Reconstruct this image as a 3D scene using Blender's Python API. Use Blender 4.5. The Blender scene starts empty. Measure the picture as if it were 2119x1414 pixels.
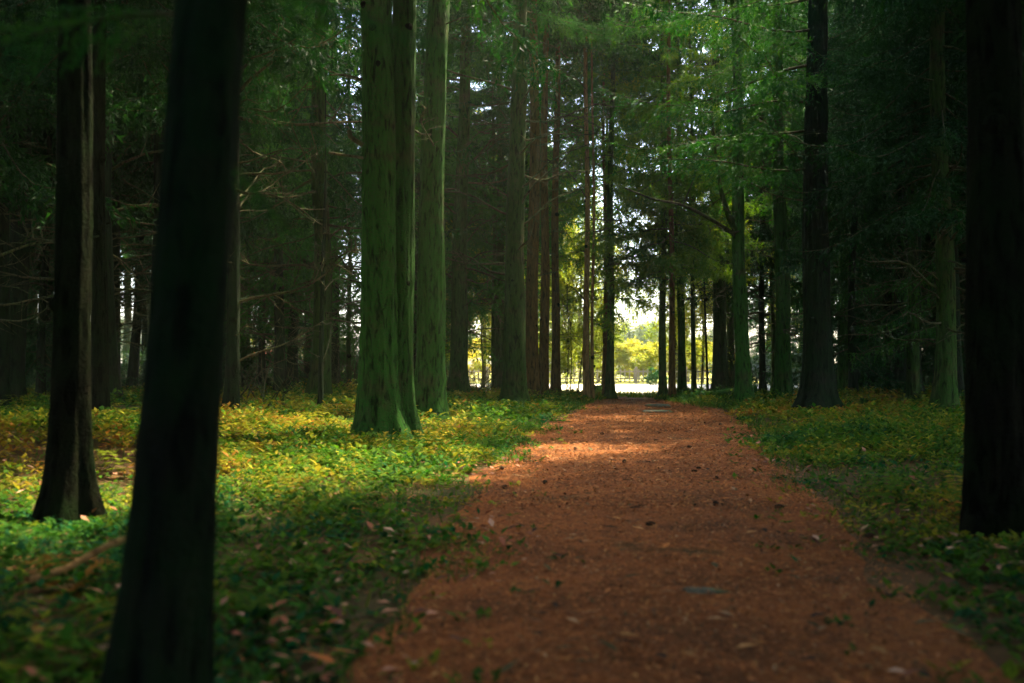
import bpy, math, random
import numpy as np
from mathutils import Vector, Matrix

# ------------------------------------------------------------------ camera, sky, sun, exposure
S = bpy.context.scene
COL = S.collection
R = math.radians
CAM_H = 0.8
F = 2060.0            # focal length in photo pixels (2119 wide)
CX, HY = 1059.5, 760.0
cam_d = bpy.data.cameras.new('camera'); cam = bpy.data.objects.new('camera', cam_d); COL.objects.link(cam)
cam.location = (0, 0, CAM_H); cam.rotation_euler = (R(90 + 1.47), 0, 0)
cam_d.sensor_width = 36; cam_d.lens = 35.0; cam_d.clip_start = 0.05; cam_d.clip_end = 3000
cam_d.dof.use_dof = True; cam_d.dof.focus_distance = 14.0; cam_d.dof.aperture_fstop = 2.0
S.camera = cam
SUN_EL, SUN_AZ = 58.0, 40.0       # azimuth measured from +Y (ahead) towards +X
W = bpy.data.worlds.new("World"); S.world = W; W.use_nodes = True
nt = W.node_tree; bg = nt.nodes['Background']
sky = nt.nodes.new('ShaderNodeTexSky'); sky.sky_type = 'NISHITA'; sky.sun_disc = False
sky.sun_elevation = R(SUN_EL); sky.sun_rotation = R(SUN_AZ)
sky.air_density = 1.0; sky.dust_density = 3.0; sky.ozone_density = 1.0
nt.links.new(sky.outputs[0], bg.inputs[0]); bg.inputs[1].default_value = 0.15
sl = bpy.data.lights.new('sun', 'SUN'); sl.energy = 2.6; sl.angle = R(0.5); sl.color = (1.0, 0.87, 0.58)
so = bpy.data.objects.new('sun', sl); COL.objects.link(so)
sd = Vector((math.sin(R(SUN_AZ)) * math.cos(R(SUN_EL)), math.cos(R(SUN_AZ)) * math.cos(R(SUN_EL)), math.sin(R(SUN_EL))))
so.rotation_euler = sd.to_track_quat('Z', 'Y').to_euler(); so.location = (0, 0, 30)
S.view_settings.view_transform = 'Standard'; S.view_settings.look = 'None'
S.view_settings.exposure = 3.05; S.view_settings.gamma = 1.0
S.cycles.max_bounces = 8; S.cycles.diffuse_bounces = 4; S.cycles.transmission_bounces = 6
S.cycles.glossy_bounces = 2; S.cycles.volume_bounces = 0
S.cycles.use_denoising = True
S.cycles.sample_clamp_indirect = 6.0
S.render.use_persistent_data = False

rng = np.random.default_rng(7)
random.seed(7)

def dist_of(base_y): return F * CAM_H / (base_y - HY)
def X_of(px, d): return (px - CX) / F * d

# ------------------------------------------------------------------ helpers
def nz(x, y, s=1.0, seed=0):
    """cheap smooth 2-D noise in -1..1"""
    r = np.random.default_rng(100 + seed); out = 0; amp = 0
    for k in range(7):
        a = r.uniform(0, 2 * np.pi); f = s * r.uniform(0.5, 2.0); p = r.uniform(0, 6.28); w = r.uniform(.6, 1)
        out = out + w * np.sin((x * math.cos(a) + y * math.sin(a)) * f + p + 0.8 * np.sin((x * math.sin(a) - y * math.cos(a)) * f * 0.7 + p)); amp += w
    return out / amp * 1.8

def mesh_np(name, V, tris=None, quads=None, mats=(), mi=None, smooth=False, col=None):
    me = bpy.data.meshes.new(name)
    V = np.asarray(V, dtype=np.float32).reshape(-1, 3)
    nt_ = 0 if tris is None else len(tris); nq = 0 if quads is None else len(quads)
    loops = []; tot = []
    if nt_: loops.append(np.asarray(tris, dtype=np.int32).ravel()); tot.append(np.full(nt_, 3, np.int32))
    if nq: loops.append(np.asarray(quads, dtype=np.int32).ravel()); tot.append(np.full(nq, 4, np.int32))
    loops = np.concatenate(loops); tot = np.concatenate(tot)
    start = np.concatenate([[0], np.cumsum(tot)[:-1]]).astype(np.int32)
    me.vertices.add(len(V)); me.vertices.foreach_set('co', V.ravel())
    me.loops.add(len(loops)); me.loops.foreach_set('vertex_index', loops)
    me.polygons.add(len(tot)); me.polygons.foreach_set('loop_start', start); me.polygons.foreach_set('loop_total', tot)
    for m in mats: me.materials.append(m)
    if mi is not None: me.polygons.foreach_set('material_index', np.asarray(mi, dtype=np.int32))
    if smooth: me.polygons.foreach_set('use_smooth', np.ones(len(tot), dtype=bool))
    me.update(calc_edges=True)
    if col is not None:      # per-vertex colour of the thing itself (leaf tint)
        a = me.color_attributes.new('tint', 'FLOAT_COLOR', 'POINT')
        c = np.ones((len(V), 4), np.float32); c[:, :3] = col; a.data.foreach_set('color', c.ravel())
    return me

def link(name, me, parent=None, loc=(0, 0, 0), rot=(0, 0, 0)):
    o = bpy.data.objects.new(name, me); COL.objects.link(o); o.location = loc; o.rotation_euler = rot
    if parent: o.parent = parent
    return o

def tag(o, label=None, cat=None, group=None, kind=None):
    if label: o['label'] = label
    if cat: o['category'] = cat
    if group: o['group'] = group
    if kind: o['kind'] = kind
    return o

class Geo:
    """collects triangles and quads with a material slot"""
    def __init__(s): s.V = []; s.T = []; s.Q = []; s.tm = []; s.qm = []; s.n = 0
    def tri(s, V, m=0):                       # V (n,3,3)
        n = len(V)
        if not n: return
        s.V.append(V.reshape(-1, 3)); s.T.append(np.arange(n * 3).reshape(-1, 3) + s.n); s.tm.append(np.full(n, m)); s.n += n * 3
    def quad(s, V, m=0):                      # V (n,4,3)
        n = len(V)
        if not n: return
        s.V.append(V.reshape(-1, 3)); s.Q.append(np.arange(n * 4).reshape(-1, 4) + s.n); s.qm.append(np.full(n, m)); s.n += n * 4
    def tube(s, P, rad, sides=5, m=0, wob=None, cap=True):
        P = np.asarray(P, float); k = len(P); rad = np.asarray(rad, float)
        t = np.gradient(P, axis=0); t /= np.linalg.norm(t, axis=1)[:, None] + 1e-9
        up = np.array([0, 0, 1.0]) if abs(t[0][2]) < .85 else np.array([1.0, 0, 0])
        a = np.cross(t, up); a /= np.linalg.norm(a, axis=1)[:, None] + 1e-9; b = np.cross(t, a)
        th = np.linspace(0, 2 * np.pi, sides, endpoint=False)
        rr = rad[:, None] * (np.ones((k, sides)) if wob is None else wob)
        V = P[:, None] + rr[..., None] * (a[:, None] * np.cos(th)[None, :, None] + b[:, None] * np.sin(th)[None, :, None])
        i = np.arange(k - 1)[:, None] * sides; j = np.arange(sides)[None]; j2 = (j + 1) % sides
        Q = np.stack([i + j, i + j2, i + sides + j2, i + sides + j], -1).reshape(-1, 4) + s.n
        s.V.append(V.reshape(-1, 3)); s.Q.append(Q); s.qm.append(np.full(len(Q), m)); s.n += k * sides
        if cap:
            c = P[-1:]; s.V.append(c); base = s.n - sides
            T = np.stack([base + np.arange(sides), base + (np.arange(sides) + 1) % sides, np.full(sides, s.n)], -1)
            s.T.append(T); s.tm.append(np.full(sides, m)); s.n += 1
    def arrays(s):
        V = np.concatenate(s.V); T = np.concatenate(s.T) if s.T else np.zeros((0, 3), int); Q = np.concatenate(s.Q) if s.Q else np.zeros((0, 4), int)
        return V, T, Q, (np.concatenate(s.tm) if s.tm else np.zeros(0)), (np.concatenate(s.qm) if s.qm else np.zeros(0))
    def add(s, arr, M):                       # arr from arrays(), M 4x4 numpy
        V, T, Q, tm, qm = arr
        s.V.append(V @ M[:3, :3].T + M[:3, 3]); s.T.append(T + s.n); s.Q.append(Q + s.n); s.tm.append(tm); s.qm.append(qm); s.n += len(V)
    def mesh(s, name, mats, smooth=False):
        V, T, Q, tm, qm = s.arrays()
        return mesh_np(name, V, T, Q, mats, np.concatenate([tm, qm]), smooth)

def mat_np(rx=0, ry=0, rz=0, s=1, t=(0, 0, 0)):
    M = (Matrix.Translation(t) @ Matrix.Rotation(rz, 4, 'Z') @ Matrix.Rotation(ry, 4, 'Y') @ Matrix.Rotation(rx, 4, 'X') @ Matrix.Scale(s, 4))
    return np.array(M)

# ------------------------------------------------------------------ materials
def new_mat(name):
    m = bpy.data.materials.new(name); m.use_nodes = True; n = m.node_tree
    n.nodes.clear(); out = n.nodes.new('ShaderNodeOutputMaterial'); return m, n, out
def N(n, t, **kw):
    o = n.nodes.new(t)
    for k, v in kw.items():
        if k in o.inputs: o.inputs[k].default_value = v
        else: setattr(o, k, v)
    return o
def ramp(n, fac, stops):
    r = n.nodes.new('ShaderNodeValToRGB'); e = r.color_ramp.elements
    e[0].position = stops[0][0]; e[0].color = (*stops[0][1], 1); e[1].position = stops[-1][0]; e[1].color = (*stops[-1][1], 1)
    for p, c in stops[1:-1]:
        q = e.new(p); q.color = (*c, 1)
    n.links.new(fac, r.inputs[0]); return r.outputs[0]
def mixc(n, fac, a, b, mode='MIX'):
    m = n.nodes.new('ShaderNodeMix'); m.data_type = 'RGBA'; m.blend_type = mode
    if isinstance(fac, float): m.inputs[0].default_value = fac
    else: n.links.new(fac, m.inputs[0])
    for i, v in ((6, a), (7, b)):
        if isinstance(v, tuple): m.inputs[i].default_value = (*v, 1)
        else: n.links.new(v, m.inputs[i])
    return m.outputs[2]

def bark(name, c1, c2, moss, moss_amt, rough=0.9, bump=0.9, spec=.12):
    m, n, out = new_mat(name)
    tc = N(n, 'ShaderNodeTexCoord'); mp = N(n, 'ShaderNodeMapping'); mp.inputs['Scale'].default_value = (9, 9, 1.6)
    n.links.new(tc.outputs['Object'], mp.inputs[0])
    no = N(n, 'ShaderNodeTexNoise', Scale=2.5, Detail=8.0, Roughness=0.65); n.links.new(mp.outputs[0], no.inputs['Vector'])
    mq = N(n, 'ShaderNodeMapping'); mq.inputs['Scale'].default_value = (24, 24, 5.5); n.links.new(tc.outputs['Object'], mq.inputs[0])
    vo = N(n, 'ShaderNodeTexNoise', Scale=1.0, Detail=4.0, Roughness=0.55, Distortion=0.6); n.links.new(mq.outputs[0], vo.inputs['Vector'])
    fine = N(n, 'ShaderNodeTexNoise', Scale=55.0, Detail=5.0, Roughness=0.7); n.links.new(tc.outputs['Object'], fine.inputs['Vector'])
    c = ramp(n, no.outputs[0], [(0.3, c1), (0.7, c2)])
    big = N(n, 'ShaderNodeTexNoise', Scale=2.3, Detail=6.0, Roughness=0.65); n.links.new(tc.outputs['Object'], big.inputs['Vector'])
    lo = 0.62 - moss_amt * 0.45
    f = ramp(n, big.outputs[0], [(lo, (0, 0, 0)), (lo + 0.22, (1, 1, 1))])
    f2 = mixc(n, 1.0, f, ramp(n, fine.outputs[0], [(0.25, (.35, .35, .35)), (0.6, (1, 1, 1))]), 'MULTIPLY')
    c = mixc(n, f2, c, moss)
    c = mixc(n, 1.0, c, ramp(n, vo.outputs[0], [(0.34, (.30, .28, .25)), (0.47, (1, 1, 1)), (.7, (1.35, 1.3, 1.2))]), 'MULTIPLY')
    oi = N(n, 'ShaderNodeObjectInfo'); c = mixc(n, 1.0, c, ramp(n, oi.outputs['Random'], [(0, (.75, .75, .75)), (1, (1.15, 1.15, 1.15))]), 'MULTIPLY')
    p = N(n, 'ShaderNodeBsdfPrincipled', Roughness=rough); p.inputs['Specular IOR Level'].default_value = spec
    n.links.new(c, p.inputs['Base Color'])
    ad = N(n, 'ShaderNodeMath', operation='ADD'); mu = N(n, 'ShaderNodeMath', operation='MINIMUM'); mu.inputs[1].default_value = 0.5
    n.links.new(vo.outputs[0], mu.inputs[0]); ml = N(n, 'ShaderNodeMath', operation='MULTIPLY'); ml.inputs[1].default_value = 2.5; n.links.new(mu.outputs[0], ml.inputs[0])
    n.links.new(ml.outputs[0], ad.inputs[0]); n.links.new(fine.outputs[0], ad.inputs[1])
    b = N(n, 'ShaderNodeBump', Strength=bump, Distance=0.03); n.links.new(ad.outputs[0], b.inputs['Height']); n.links.new(b.outputs[0], p.inputs['Normal'])
    n.links.new(p.outputs[0], out.inputs[0]); return m

M_MOSS = bark('mossy_bark', (.035, .032, .014), (.10, .085, .03), (.026, .125, .012), .80)
M_BARK = bark('spruce_bark', (.04, .034, .014), (.11, .085, .032), (.026, .085, .010), .75)
M_RED = bark('reddish_bark', (.06, .034, .012), (.16, .088, .026), (.05, .08, .015), .2)
M_DARK = bark('dark_bark', (.010, .010, .007), (.026, .024, .014), (.008, .030, .006), .65)  # bark colour darkened so shaded trunks read as silhouettes
M_BLACK = bark('black_bark', (.007, .007, .005), (.018, .017, .010), (.009, .022, .006), .45, spec=0.02)  # near-black paints silhouette shade into near trunks; knots use it as well
M_ORANGE = bark('orange_bark', (.20, .10, .035), (.42, .24, .09), (.12, .14, .02), .25)
M_TWIG = bark('dead_wood', (.05, .04, .022), (.11, .105, .045), (.035, .085, .015), .35, bump=.3)

def foliage(name, c_dark, c_light, c_alt, transl=0.45, rough=0.55):
    m, n, out = new_mat(name)
    tc = N(n, 'ShaderNodeTexCoord')
    no = N(n, 'ShaderNodeTexNoise', Scale=1.7, Detail=3.0); n.links.new(tc.outputs['Object'], no.inputs['Vector'])
    c = ramp(n, no.outputs[0], [(0.32, c_dark), (0.55, c_light), (0.75, c_alt)])
    oi = N(n, 'ShaderNodeObjectInfo'); c = mixc(n, 1.0, c, ramp(n, oi.outputs['Random'], [(0, (.75, .8, .95)), (1, (1.25, 1.12, .9))]), 'MULTIPLY')
    d = N(n, 'ShaderNodeBsdfPrincipled', Roughness=rough); d.inputs['Specular IOR Level'].default_value = .15; n.links.new(c, d.inputs['Base Color'])
    t = N(n, 'ShaderNodeBsdfTranslucent'); tcx = mixc(n, 1.0, c, (1.9, 1.5, .45), 'MULTIPLY'); n.links.new(tcx, t.inputs[0])
    mx = N(n, 'ShaderNodeMixShader'); mx.inputs[0].default_value = transl
    n.links.new(d.outputs[0], mx.inputs[1]); n.links.new(t.outputs[0], mx.inputs[2]); n.links.new(mx.outputs[0], out.inputs[0]); return m
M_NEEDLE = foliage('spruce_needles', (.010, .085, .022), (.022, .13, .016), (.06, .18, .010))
M_NEEDLE_D = foliage('dark_spruce_needles', (.005, .040, .016), (.009, .066, .016), (.02, .085, .008))  # darkened needle colour stands in for shade
M_NEEDLE_Y = foliage('pale_spruce_needles', (.03, .13, .015), (.07, .19, .015), (.16, .24, .012), .6)  # brighter, yellower needle colour stands in for sunlight on the crowns
M_LEAF = foliage('beech_leaves', (.10, .20, .015), (.20, .30, .02), (.32, .36, .03), .6)
M_FIELD = foliage('meadow_shrub_leaves', (.20, .30, .03), (.34, .38, .04), (.44, .40, .06), .45)
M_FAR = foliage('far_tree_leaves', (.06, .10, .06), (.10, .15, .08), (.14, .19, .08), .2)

def tinted(name, transl=.35, rough=.6):
    m, n, out = new_mat(name)
    a = N(n, 'ShaderNodeAttribute', attribute_name='tint')
    d = N(n, 'ShaderNodeBsdfPrincipled', Roughness=rough); d.inputs['Specular IOR Level'].default_value = .12; n.links.new(a.outputs['Color'], d.inputs['Base Color'])
    if transl:
        t = N(n, 'ShaderNodeBsdfTranslucent'); n.links.new(a.outputs['Color'], t.inputs[0])
        mx = N(n, 'ShaderNodeMixShader'); mx.inputs[0].default_value = transl
        n.links.new(d.outputs[0], mx.inputs[1]); n.links.new(t.outputs[0], mx.inputs[2]); n.links.new(mx.outputs[0], out.inputs[0])
    else: n.links.new(d.outputs[0], out.inputs[0])
    return m
M_TINT = tinted('ground_plant_leaves', .4, .8); M_LITTER = tinted('fallen_litter', 0, .8)

def ground_mat(name, stops, scale, fine_scale, bump=.5, dist=.03, spots=None):
    m, n, out = new_mat(name)
    tc = N(n, 'ShaderNodeTexCoord')
    a = N(n, 'ShaderNodeTexNoise', Scale=scale, Detail=6.0, Roughness=.6); n.links.new(tc.outputs['Object'], a.inputs['Vector'])
    b = N(n, 'ShaderNodeTexNoise', Scale=fine_scale, Detail=8.0, Roughness=.75); n.links.new(tc.outputs['Object'], b.inputs['Vector'])
    c = ramp(n, a.outputs[0], stops)
    c = mixc(n, 1.0, c, ramp(n, b.outputs[0], [(.33, (.45, .43, .43)), (.52, (1, 1, 1)), (.72, (1.35, 1.3, 1.25))]), 'MULTIPLY')
    if spots:
        v = N(n, 'ShaderNodeTexNoise', Scale=spots[0], Detail=3.0); n.links.new(tc.outputs['Object'], v.inputs['Vector'])
        c = mixc(n, ramp(n, v.outputs[0], [(spots[1], (0, 0, 0)), (spots[1] + .08, (1, 1, 1))]), c, spots[2])
    p = N(n, 'ShaderNodeBsdfPrincipled', Roughness=.95); p.inputs['Specular IOR Level'].default_value = .15; n.links.new(c, p.inputs['Base Color'])
    bm = N(n, 'ShaderNodeBump', Strength=bump, Distance=dist); n.links.new(b.outputs[0], bm.inputs['Height']); n.links.new(bm.outputs[0], p.inputs['Normal'])
    n.links.new(p.outputs[0], out.inputs[0]); return m
M_FLOOR = ground_mat('forest_soil', [(.3, (.04, .05, .012)), (.5, (.08, .055, .018)), (.7, (.16, .07, .025))], .9, 14)
M_PATH = ground_mat('red_path_earth', [(.32, (.13, .052, .019)), (.45, (.24, .085, .025)), (.56, (.33, .112, .030)), (.7, (.42, .155, .044))], 1.3, 26, 1.0, .025, (1.3, .60, (.12, .065, .022)))
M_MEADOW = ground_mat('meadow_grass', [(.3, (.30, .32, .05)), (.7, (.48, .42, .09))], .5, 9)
M_GRAVEL = ground_mat('pale_gravel', [(.3, (.62, .56, .46)), (.7, (.74, .68, .56))], .7, 12)
M_STONE = ground_mat('grey_stone', [(.3, (.07, .075, .05)), (.7, (.15, .15, .10))], 6, 40, .5, .01, (5, .55, (.10, .14, .05)))
M_FENCE = ground_mat('weathered_wood', [(.3, (.34, .28, .24)), (.7, (.5, .42, .36))], 3, 40)
M_ROOF = ground_mat('red_roof_tiles', [(.3, (.45, .08, .04)), (.7, (.55, .12, .06))], 1, 20)
M_WALL = ground_mat('pale_render_wall', [(.3, (.5, .45, .4)), (.7, (.6, .55, .5))], 1, 20)
M_CONE = ground_mat('pine_cone_scales', [(.3, (.03, .018, .01)), (.7, (.07, .04, .02))], 20, 90)

# ------------------------------------------------------------------ ground
PD = np.array([-14, 0, 2.5, 3.75, 4.85, 6.9, 11.8, 18.3, 21, 24, 28, 32])
PC = np.array([.1, .3, .40, .56, .70, .88, 1.59, 2.55, 2.65, 2.85, 3.1, 3.4])
PW = np.array([.9, .8, .80, .88, .99, 1.10, 1.36, 1.34, 1.05, .75, .7, .7])
def path_c(y): return np.interp(y, PD, PC)
def path_w(y): return np.interp(y, PD, PW)
def edge_d(x, y):
    """distance outside the path's edge (negative on the path)"""
    return np.abs(x - path_c(y)) - path_w(y) - .16 * nz(x, y, 2.2, 5) - .10 * nz(x, y, 6, 6)
def gh(x, y):
    e = np.clip((np.abs(x - path_c(y)) - path_w(y) - .5) / 4, 0, 1); far = np.clip((30 - y) / 8, 0, 1)
    return e * far * (.16 * nz(x, y, .55, 1) + .10 + .05 * nz(x, y, 1.7, 2))

def axis(lo, hi, near_lo, near_hi, fine, coarse_n):
    a = np.linspace(lo, near_lo, coarse_n) ; b = np.arange(near_lo, near_hi, fine); c = near_hi + (hi - near_hi) * np.linspace(0, 1, coarse_n) ** 2
    return np.unique(np.round(np.concatenate([a, b, c]), 4))
gx = axis(-900, 900, -20, 22, .35, 14); gy = axis(-300, 1500, -6, 32, .35, 16)
GX, GY = np.meshgrid(gx, gy); GZ = gh(GX, GY)
V = np.stack([GX, GY, GZ], -1).reshape(-1, 3); nx, ny = len(gx), len(gy)
ii = (np.arange(ny - 1)[:, None] * nx + np.arange(nx - 1)[None]).ravel()
Q = np.stack([ii, ii + 1, ii + nx + 1, ii + nx], -1)
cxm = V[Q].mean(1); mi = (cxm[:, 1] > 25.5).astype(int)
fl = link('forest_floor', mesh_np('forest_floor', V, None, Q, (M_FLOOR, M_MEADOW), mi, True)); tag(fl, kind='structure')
# the path: a sheet 5 mm above the flat strip of the floor with an uneven edge
ys = np.arange(-10, 27.5, .12); rows = []
t = np.linspace(-1, 1, 13)
for side in (-1,):
    wl = path_w(ys) + .10 * nz(ys, ys * 0, 1.9, 21) + .06 * nz(ys, ys * 0, 7, 22)
    wr = path_w(ys) + .10 * nz(ys, ys * 0, 1.9, 23) + .06 * nz(ys, ys * 0, 7, 24)
cx = path_c(ys)[:, None] + np.where(t[None] < 0, t[None] * wl[:, None], t[None] * wr[:, None])
cz = .006 + .004 * (1 - np.abs(t[None])) + 0 * cx + .006 * (1 - t[None] ** 2) * (1 + nz(cx, ys[:, None] + 0 * cx, 3.5, 9))
V = np.stack([cx, ys[:, None] + 0 * cx, cz], -1).reshape(-1, 3)
ii = (np.arange(len(ys) - 1)[:, None] * 13 + np.arange(12)[None]).ravel()
pt = link('path', mesh_np('path', V, None, np.stack([ii, ii + 1, ii + 14, ii + 13], -1), (M_PATH,), None, True)); tag(pt, kind='structure')
# pale gravel lane across the clearing
xs = np.linspace(-4.5, 14, 90); y0 = 28.6 + .3 * nz(xs, xs * 0, .6, 31); y1 = 46.5 + .25 * nz(xs, xs * 0, .5, 32)
V = np.concatenate([np.stack([xs, y0, 0 * xs + .006], -1), np.stack([xs, y1, 0 * xs + .006], -1)])
i = np.arange(89); rd = link('gravel_lane', mesh_np('gravel_lane', V, None, np.stack([i, i + 1, i + 91, i + 90], -1), (M_GRAVEL,))); tag(rd, kind='structure')

# ------------------------------------------------------------------ leaves of the ground cover (nobody could count them)
def leaf_quads(P, yaw, pitch, L, Wd):
    """four-cornered leaves with a point: base, side, tip, side"""
    d = np.stack([np.cos(yaw) * np.cos(pitch), np.sin(yaw) * np.cos(pitch), np.sin(pitch)], -1)
    s = np.stack([-np.sin(yaw), np.cos(yaw), 0 * yaw], -1); up = np.cross(d, s) * -1
    a = P; b = P + d * (L * .45)[:, None] + s * (Wd / 2)[:, None] - up * (Wd * .15)[:, None]
    c = P + d * L[:, None]; e = P + d * (L * .45)[:, None] - s * (Wd / 2)[:, None] - up * (Wd * .15)[:, None]
    return np.stack([a, b, c, e], 1)
PAL = np.array([(.030, .11, .008), (.07, .16, .008), (.010, .080, .022), (.16, .20, .010), (.30, .24, .015), (.34, .155, .02), (.26, .25, .015)])
def scatter(n, ylo, yhi, wfun, power=1.0):
    y = ylo + (yhi - ylo) * rng.random(n) ** power; x = rng.uniform(-1, 1, n) * wfun(y) ; return x, y
FEET = [(X_of(p, dist_of(b)), dist_of(b), w / F * dist_of(b)) for p, b, w in ((795, 925, 62), (888, 874, 40), (1064, 846, 34), (1100, 834, 22), (1538, 835, 24), (1620, 830, 24), (1690, 856, 50), (1748, 827, 22), (2063, 1112, 60), (480, 890, 20))] + [(-2.2, 5.0, .15)]
def build_cover():
    Qs, Cs = [], []
    for (n, ylo, yhi, lsz, hgt) in ((24000, 1.6, 6.5, .042, .10), (44000, 6.5, 13, .056, .14), (50000, 13, 30, .08, .18), (6000, -4, 2, .045, .08)):
        x, y = scatter(n, ylo, yhi, lambda yy: np.abs(yy) * .62 + 2.2, .85)
        e = edge_d(x, y); dens = .62 + .45 * nz(x, y, 1.4, 11) + .35 * nz(x, y, 4.5, 12)
        keep = (e > -.45) & (rng.random(n) < np.clip(dens * np.clip((e + .15) / .6, .035, 1) * 1.3, 0, 1)); x, y = x[keep], y[keep]; e = e[keep]
        fd = np.ones(len(x))
        for (fx, fy, fr) in FEET: fd = np.minimum(fd, np.clip((np.hypot(x - fx, y - fy) - fr * .8) / .45, 0, 1))
        k = 5; m = len(x)
        h = hgt * rng.uniform(.25, 1.25, m) * np.clip(e / .6, .3, 1) * (1 + .5 * nz(x, y, 2.0, 14)) * (.2 + .8 * fd)
        kind = .26 + nz(x, y, 1.1, 15) * .75 + nz(x, y, 5, 16) * .45 + rng.normal(0, .35, m) + .15*np.clip((y-9)/10,-.4,1)
        ci = np.where(kind < -.55, 2, np.where(kind < -.05, 0, np.where(kind < .42, 1, np.where(kind < .68, 3, np.where(kind < .92, 6, np.where(kind < 1.25, 4, 5))))))
        for j in range(k):
            yaw = rng.uniform(0, 6.28, m); pit = rng.uniform(-.35, .75, m); L = lsz * rng.uniform(.6, 1.5, m); Wd = L * rng.uniform(.35, .62, m)
            P = np.stack([x + rng.normal(0, .02, m), y + rng.normal(0, .02, m), gh(x, y) + np.maximum(h * rng.uniform(.3, 1, m), .006)], -1)
            Qs.append(leaf_quads(P, yaw, pit, L, Wd)); c = PAL[ci] * rng.uniform(.65, 1.35, (m, 1)) * rng.uniform(.9, 1.1, (m, 3)); Cs.append(c)
    # arching fern-like tufts standing above the low leaves
    x, y = scatter(900, 2.6, 25, lambda yy: np.abs(yy) * .58 + 1.5, .8); e = edge_d(x, y); keep = (e > .25) & (nz(x, y, 1.3, 61) + rng.normal(0, .3, 900) > .05)
    for px_, py_ in zip(x[keep], y[keep]):
        hgt = rng.uniform(.10, .24); cc = PAL[rng.choice([1, 3, 4, 5, 6], p=[.3, .25, .2, .1, .15])] * rng.uniform(.8, 1.25)
        for f_ in range(rng.integers(5, 9)):
            a_ = rng.uniform(0, 6.28); L_ = hgt * rng.uniform(1.0, 1.7); k_ = 9; u = np.linspace(.15, 1, k_)
            cx_ = px_ + math.cos(a_) * L_ * u ** 1.2 * .8; cy_ = py_ + math.sin(a_) * L_ * u ** 1.2 * .8; cz_ = float(gh(px_, py_)) + hgt * np.sin(np.clip(u * 2.2, 0, 3.0)) * .95
            for sd2 in (-1, 1):
                ll = L_ * .34 * (1.15 - u); P = np.stack([cx_, cy_, cz_], -1)
                Qs.append(leaf_quads(P, np.full(k_, a_ + sd2 * 1.15), np.full(k_, -.15), ll, ll * .38)); Cs.append(np.repeat((cc * rng.uniform(.85, 1.15))[None], k_, 0))
    Qa = np.concatenate(Qs); C = np.concatenate(Cs); n = len(Qa)
    me = mesh_np('leafy_ground_cover', Qa.reshape(-1, 3), None, np.arange(n * 4).reshape(-1, 4), (M_TINT,), None, False, np.repeat(C, 4, 0))
    tag(link('ground_cover', me), 'low leafy plants in green and yellow on the forest floor', 'ground cover', kind='stuff')
build_cover()
def build_grass():
    Ts, Cs = [], []
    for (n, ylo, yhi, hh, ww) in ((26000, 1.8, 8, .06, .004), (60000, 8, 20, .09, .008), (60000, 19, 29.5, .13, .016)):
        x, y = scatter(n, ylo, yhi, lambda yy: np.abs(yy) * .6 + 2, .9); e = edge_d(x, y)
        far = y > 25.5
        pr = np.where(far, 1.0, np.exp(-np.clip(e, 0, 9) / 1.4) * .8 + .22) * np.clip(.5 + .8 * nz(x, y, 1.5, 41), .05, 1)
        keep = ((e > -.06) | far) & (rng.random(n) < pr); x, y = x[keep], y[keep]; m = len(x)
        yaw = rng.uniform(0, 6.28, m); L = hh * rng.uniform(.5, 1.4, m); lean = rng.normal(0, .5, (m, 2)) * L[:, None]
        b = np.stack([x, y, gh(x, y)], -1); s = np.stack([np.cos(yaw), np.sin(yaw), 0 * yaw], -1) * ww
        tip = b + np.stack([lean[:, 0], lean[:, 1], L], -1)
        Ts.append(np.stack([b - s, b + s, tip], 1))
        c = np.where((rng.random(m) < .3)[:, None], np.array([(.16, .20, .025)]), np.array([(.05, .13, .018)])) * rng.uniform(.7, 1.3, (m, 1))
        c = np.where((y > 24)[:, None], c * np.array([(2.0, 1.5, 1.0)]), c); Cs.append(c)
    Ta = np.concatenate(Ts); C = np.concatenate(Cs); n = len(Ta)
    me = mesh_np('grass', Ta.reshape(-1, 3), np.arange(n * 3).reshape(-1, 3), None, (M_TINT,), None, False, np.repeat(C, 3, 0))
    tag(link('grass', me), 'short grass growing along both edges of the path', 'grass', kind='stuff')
build_grass()
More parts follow.
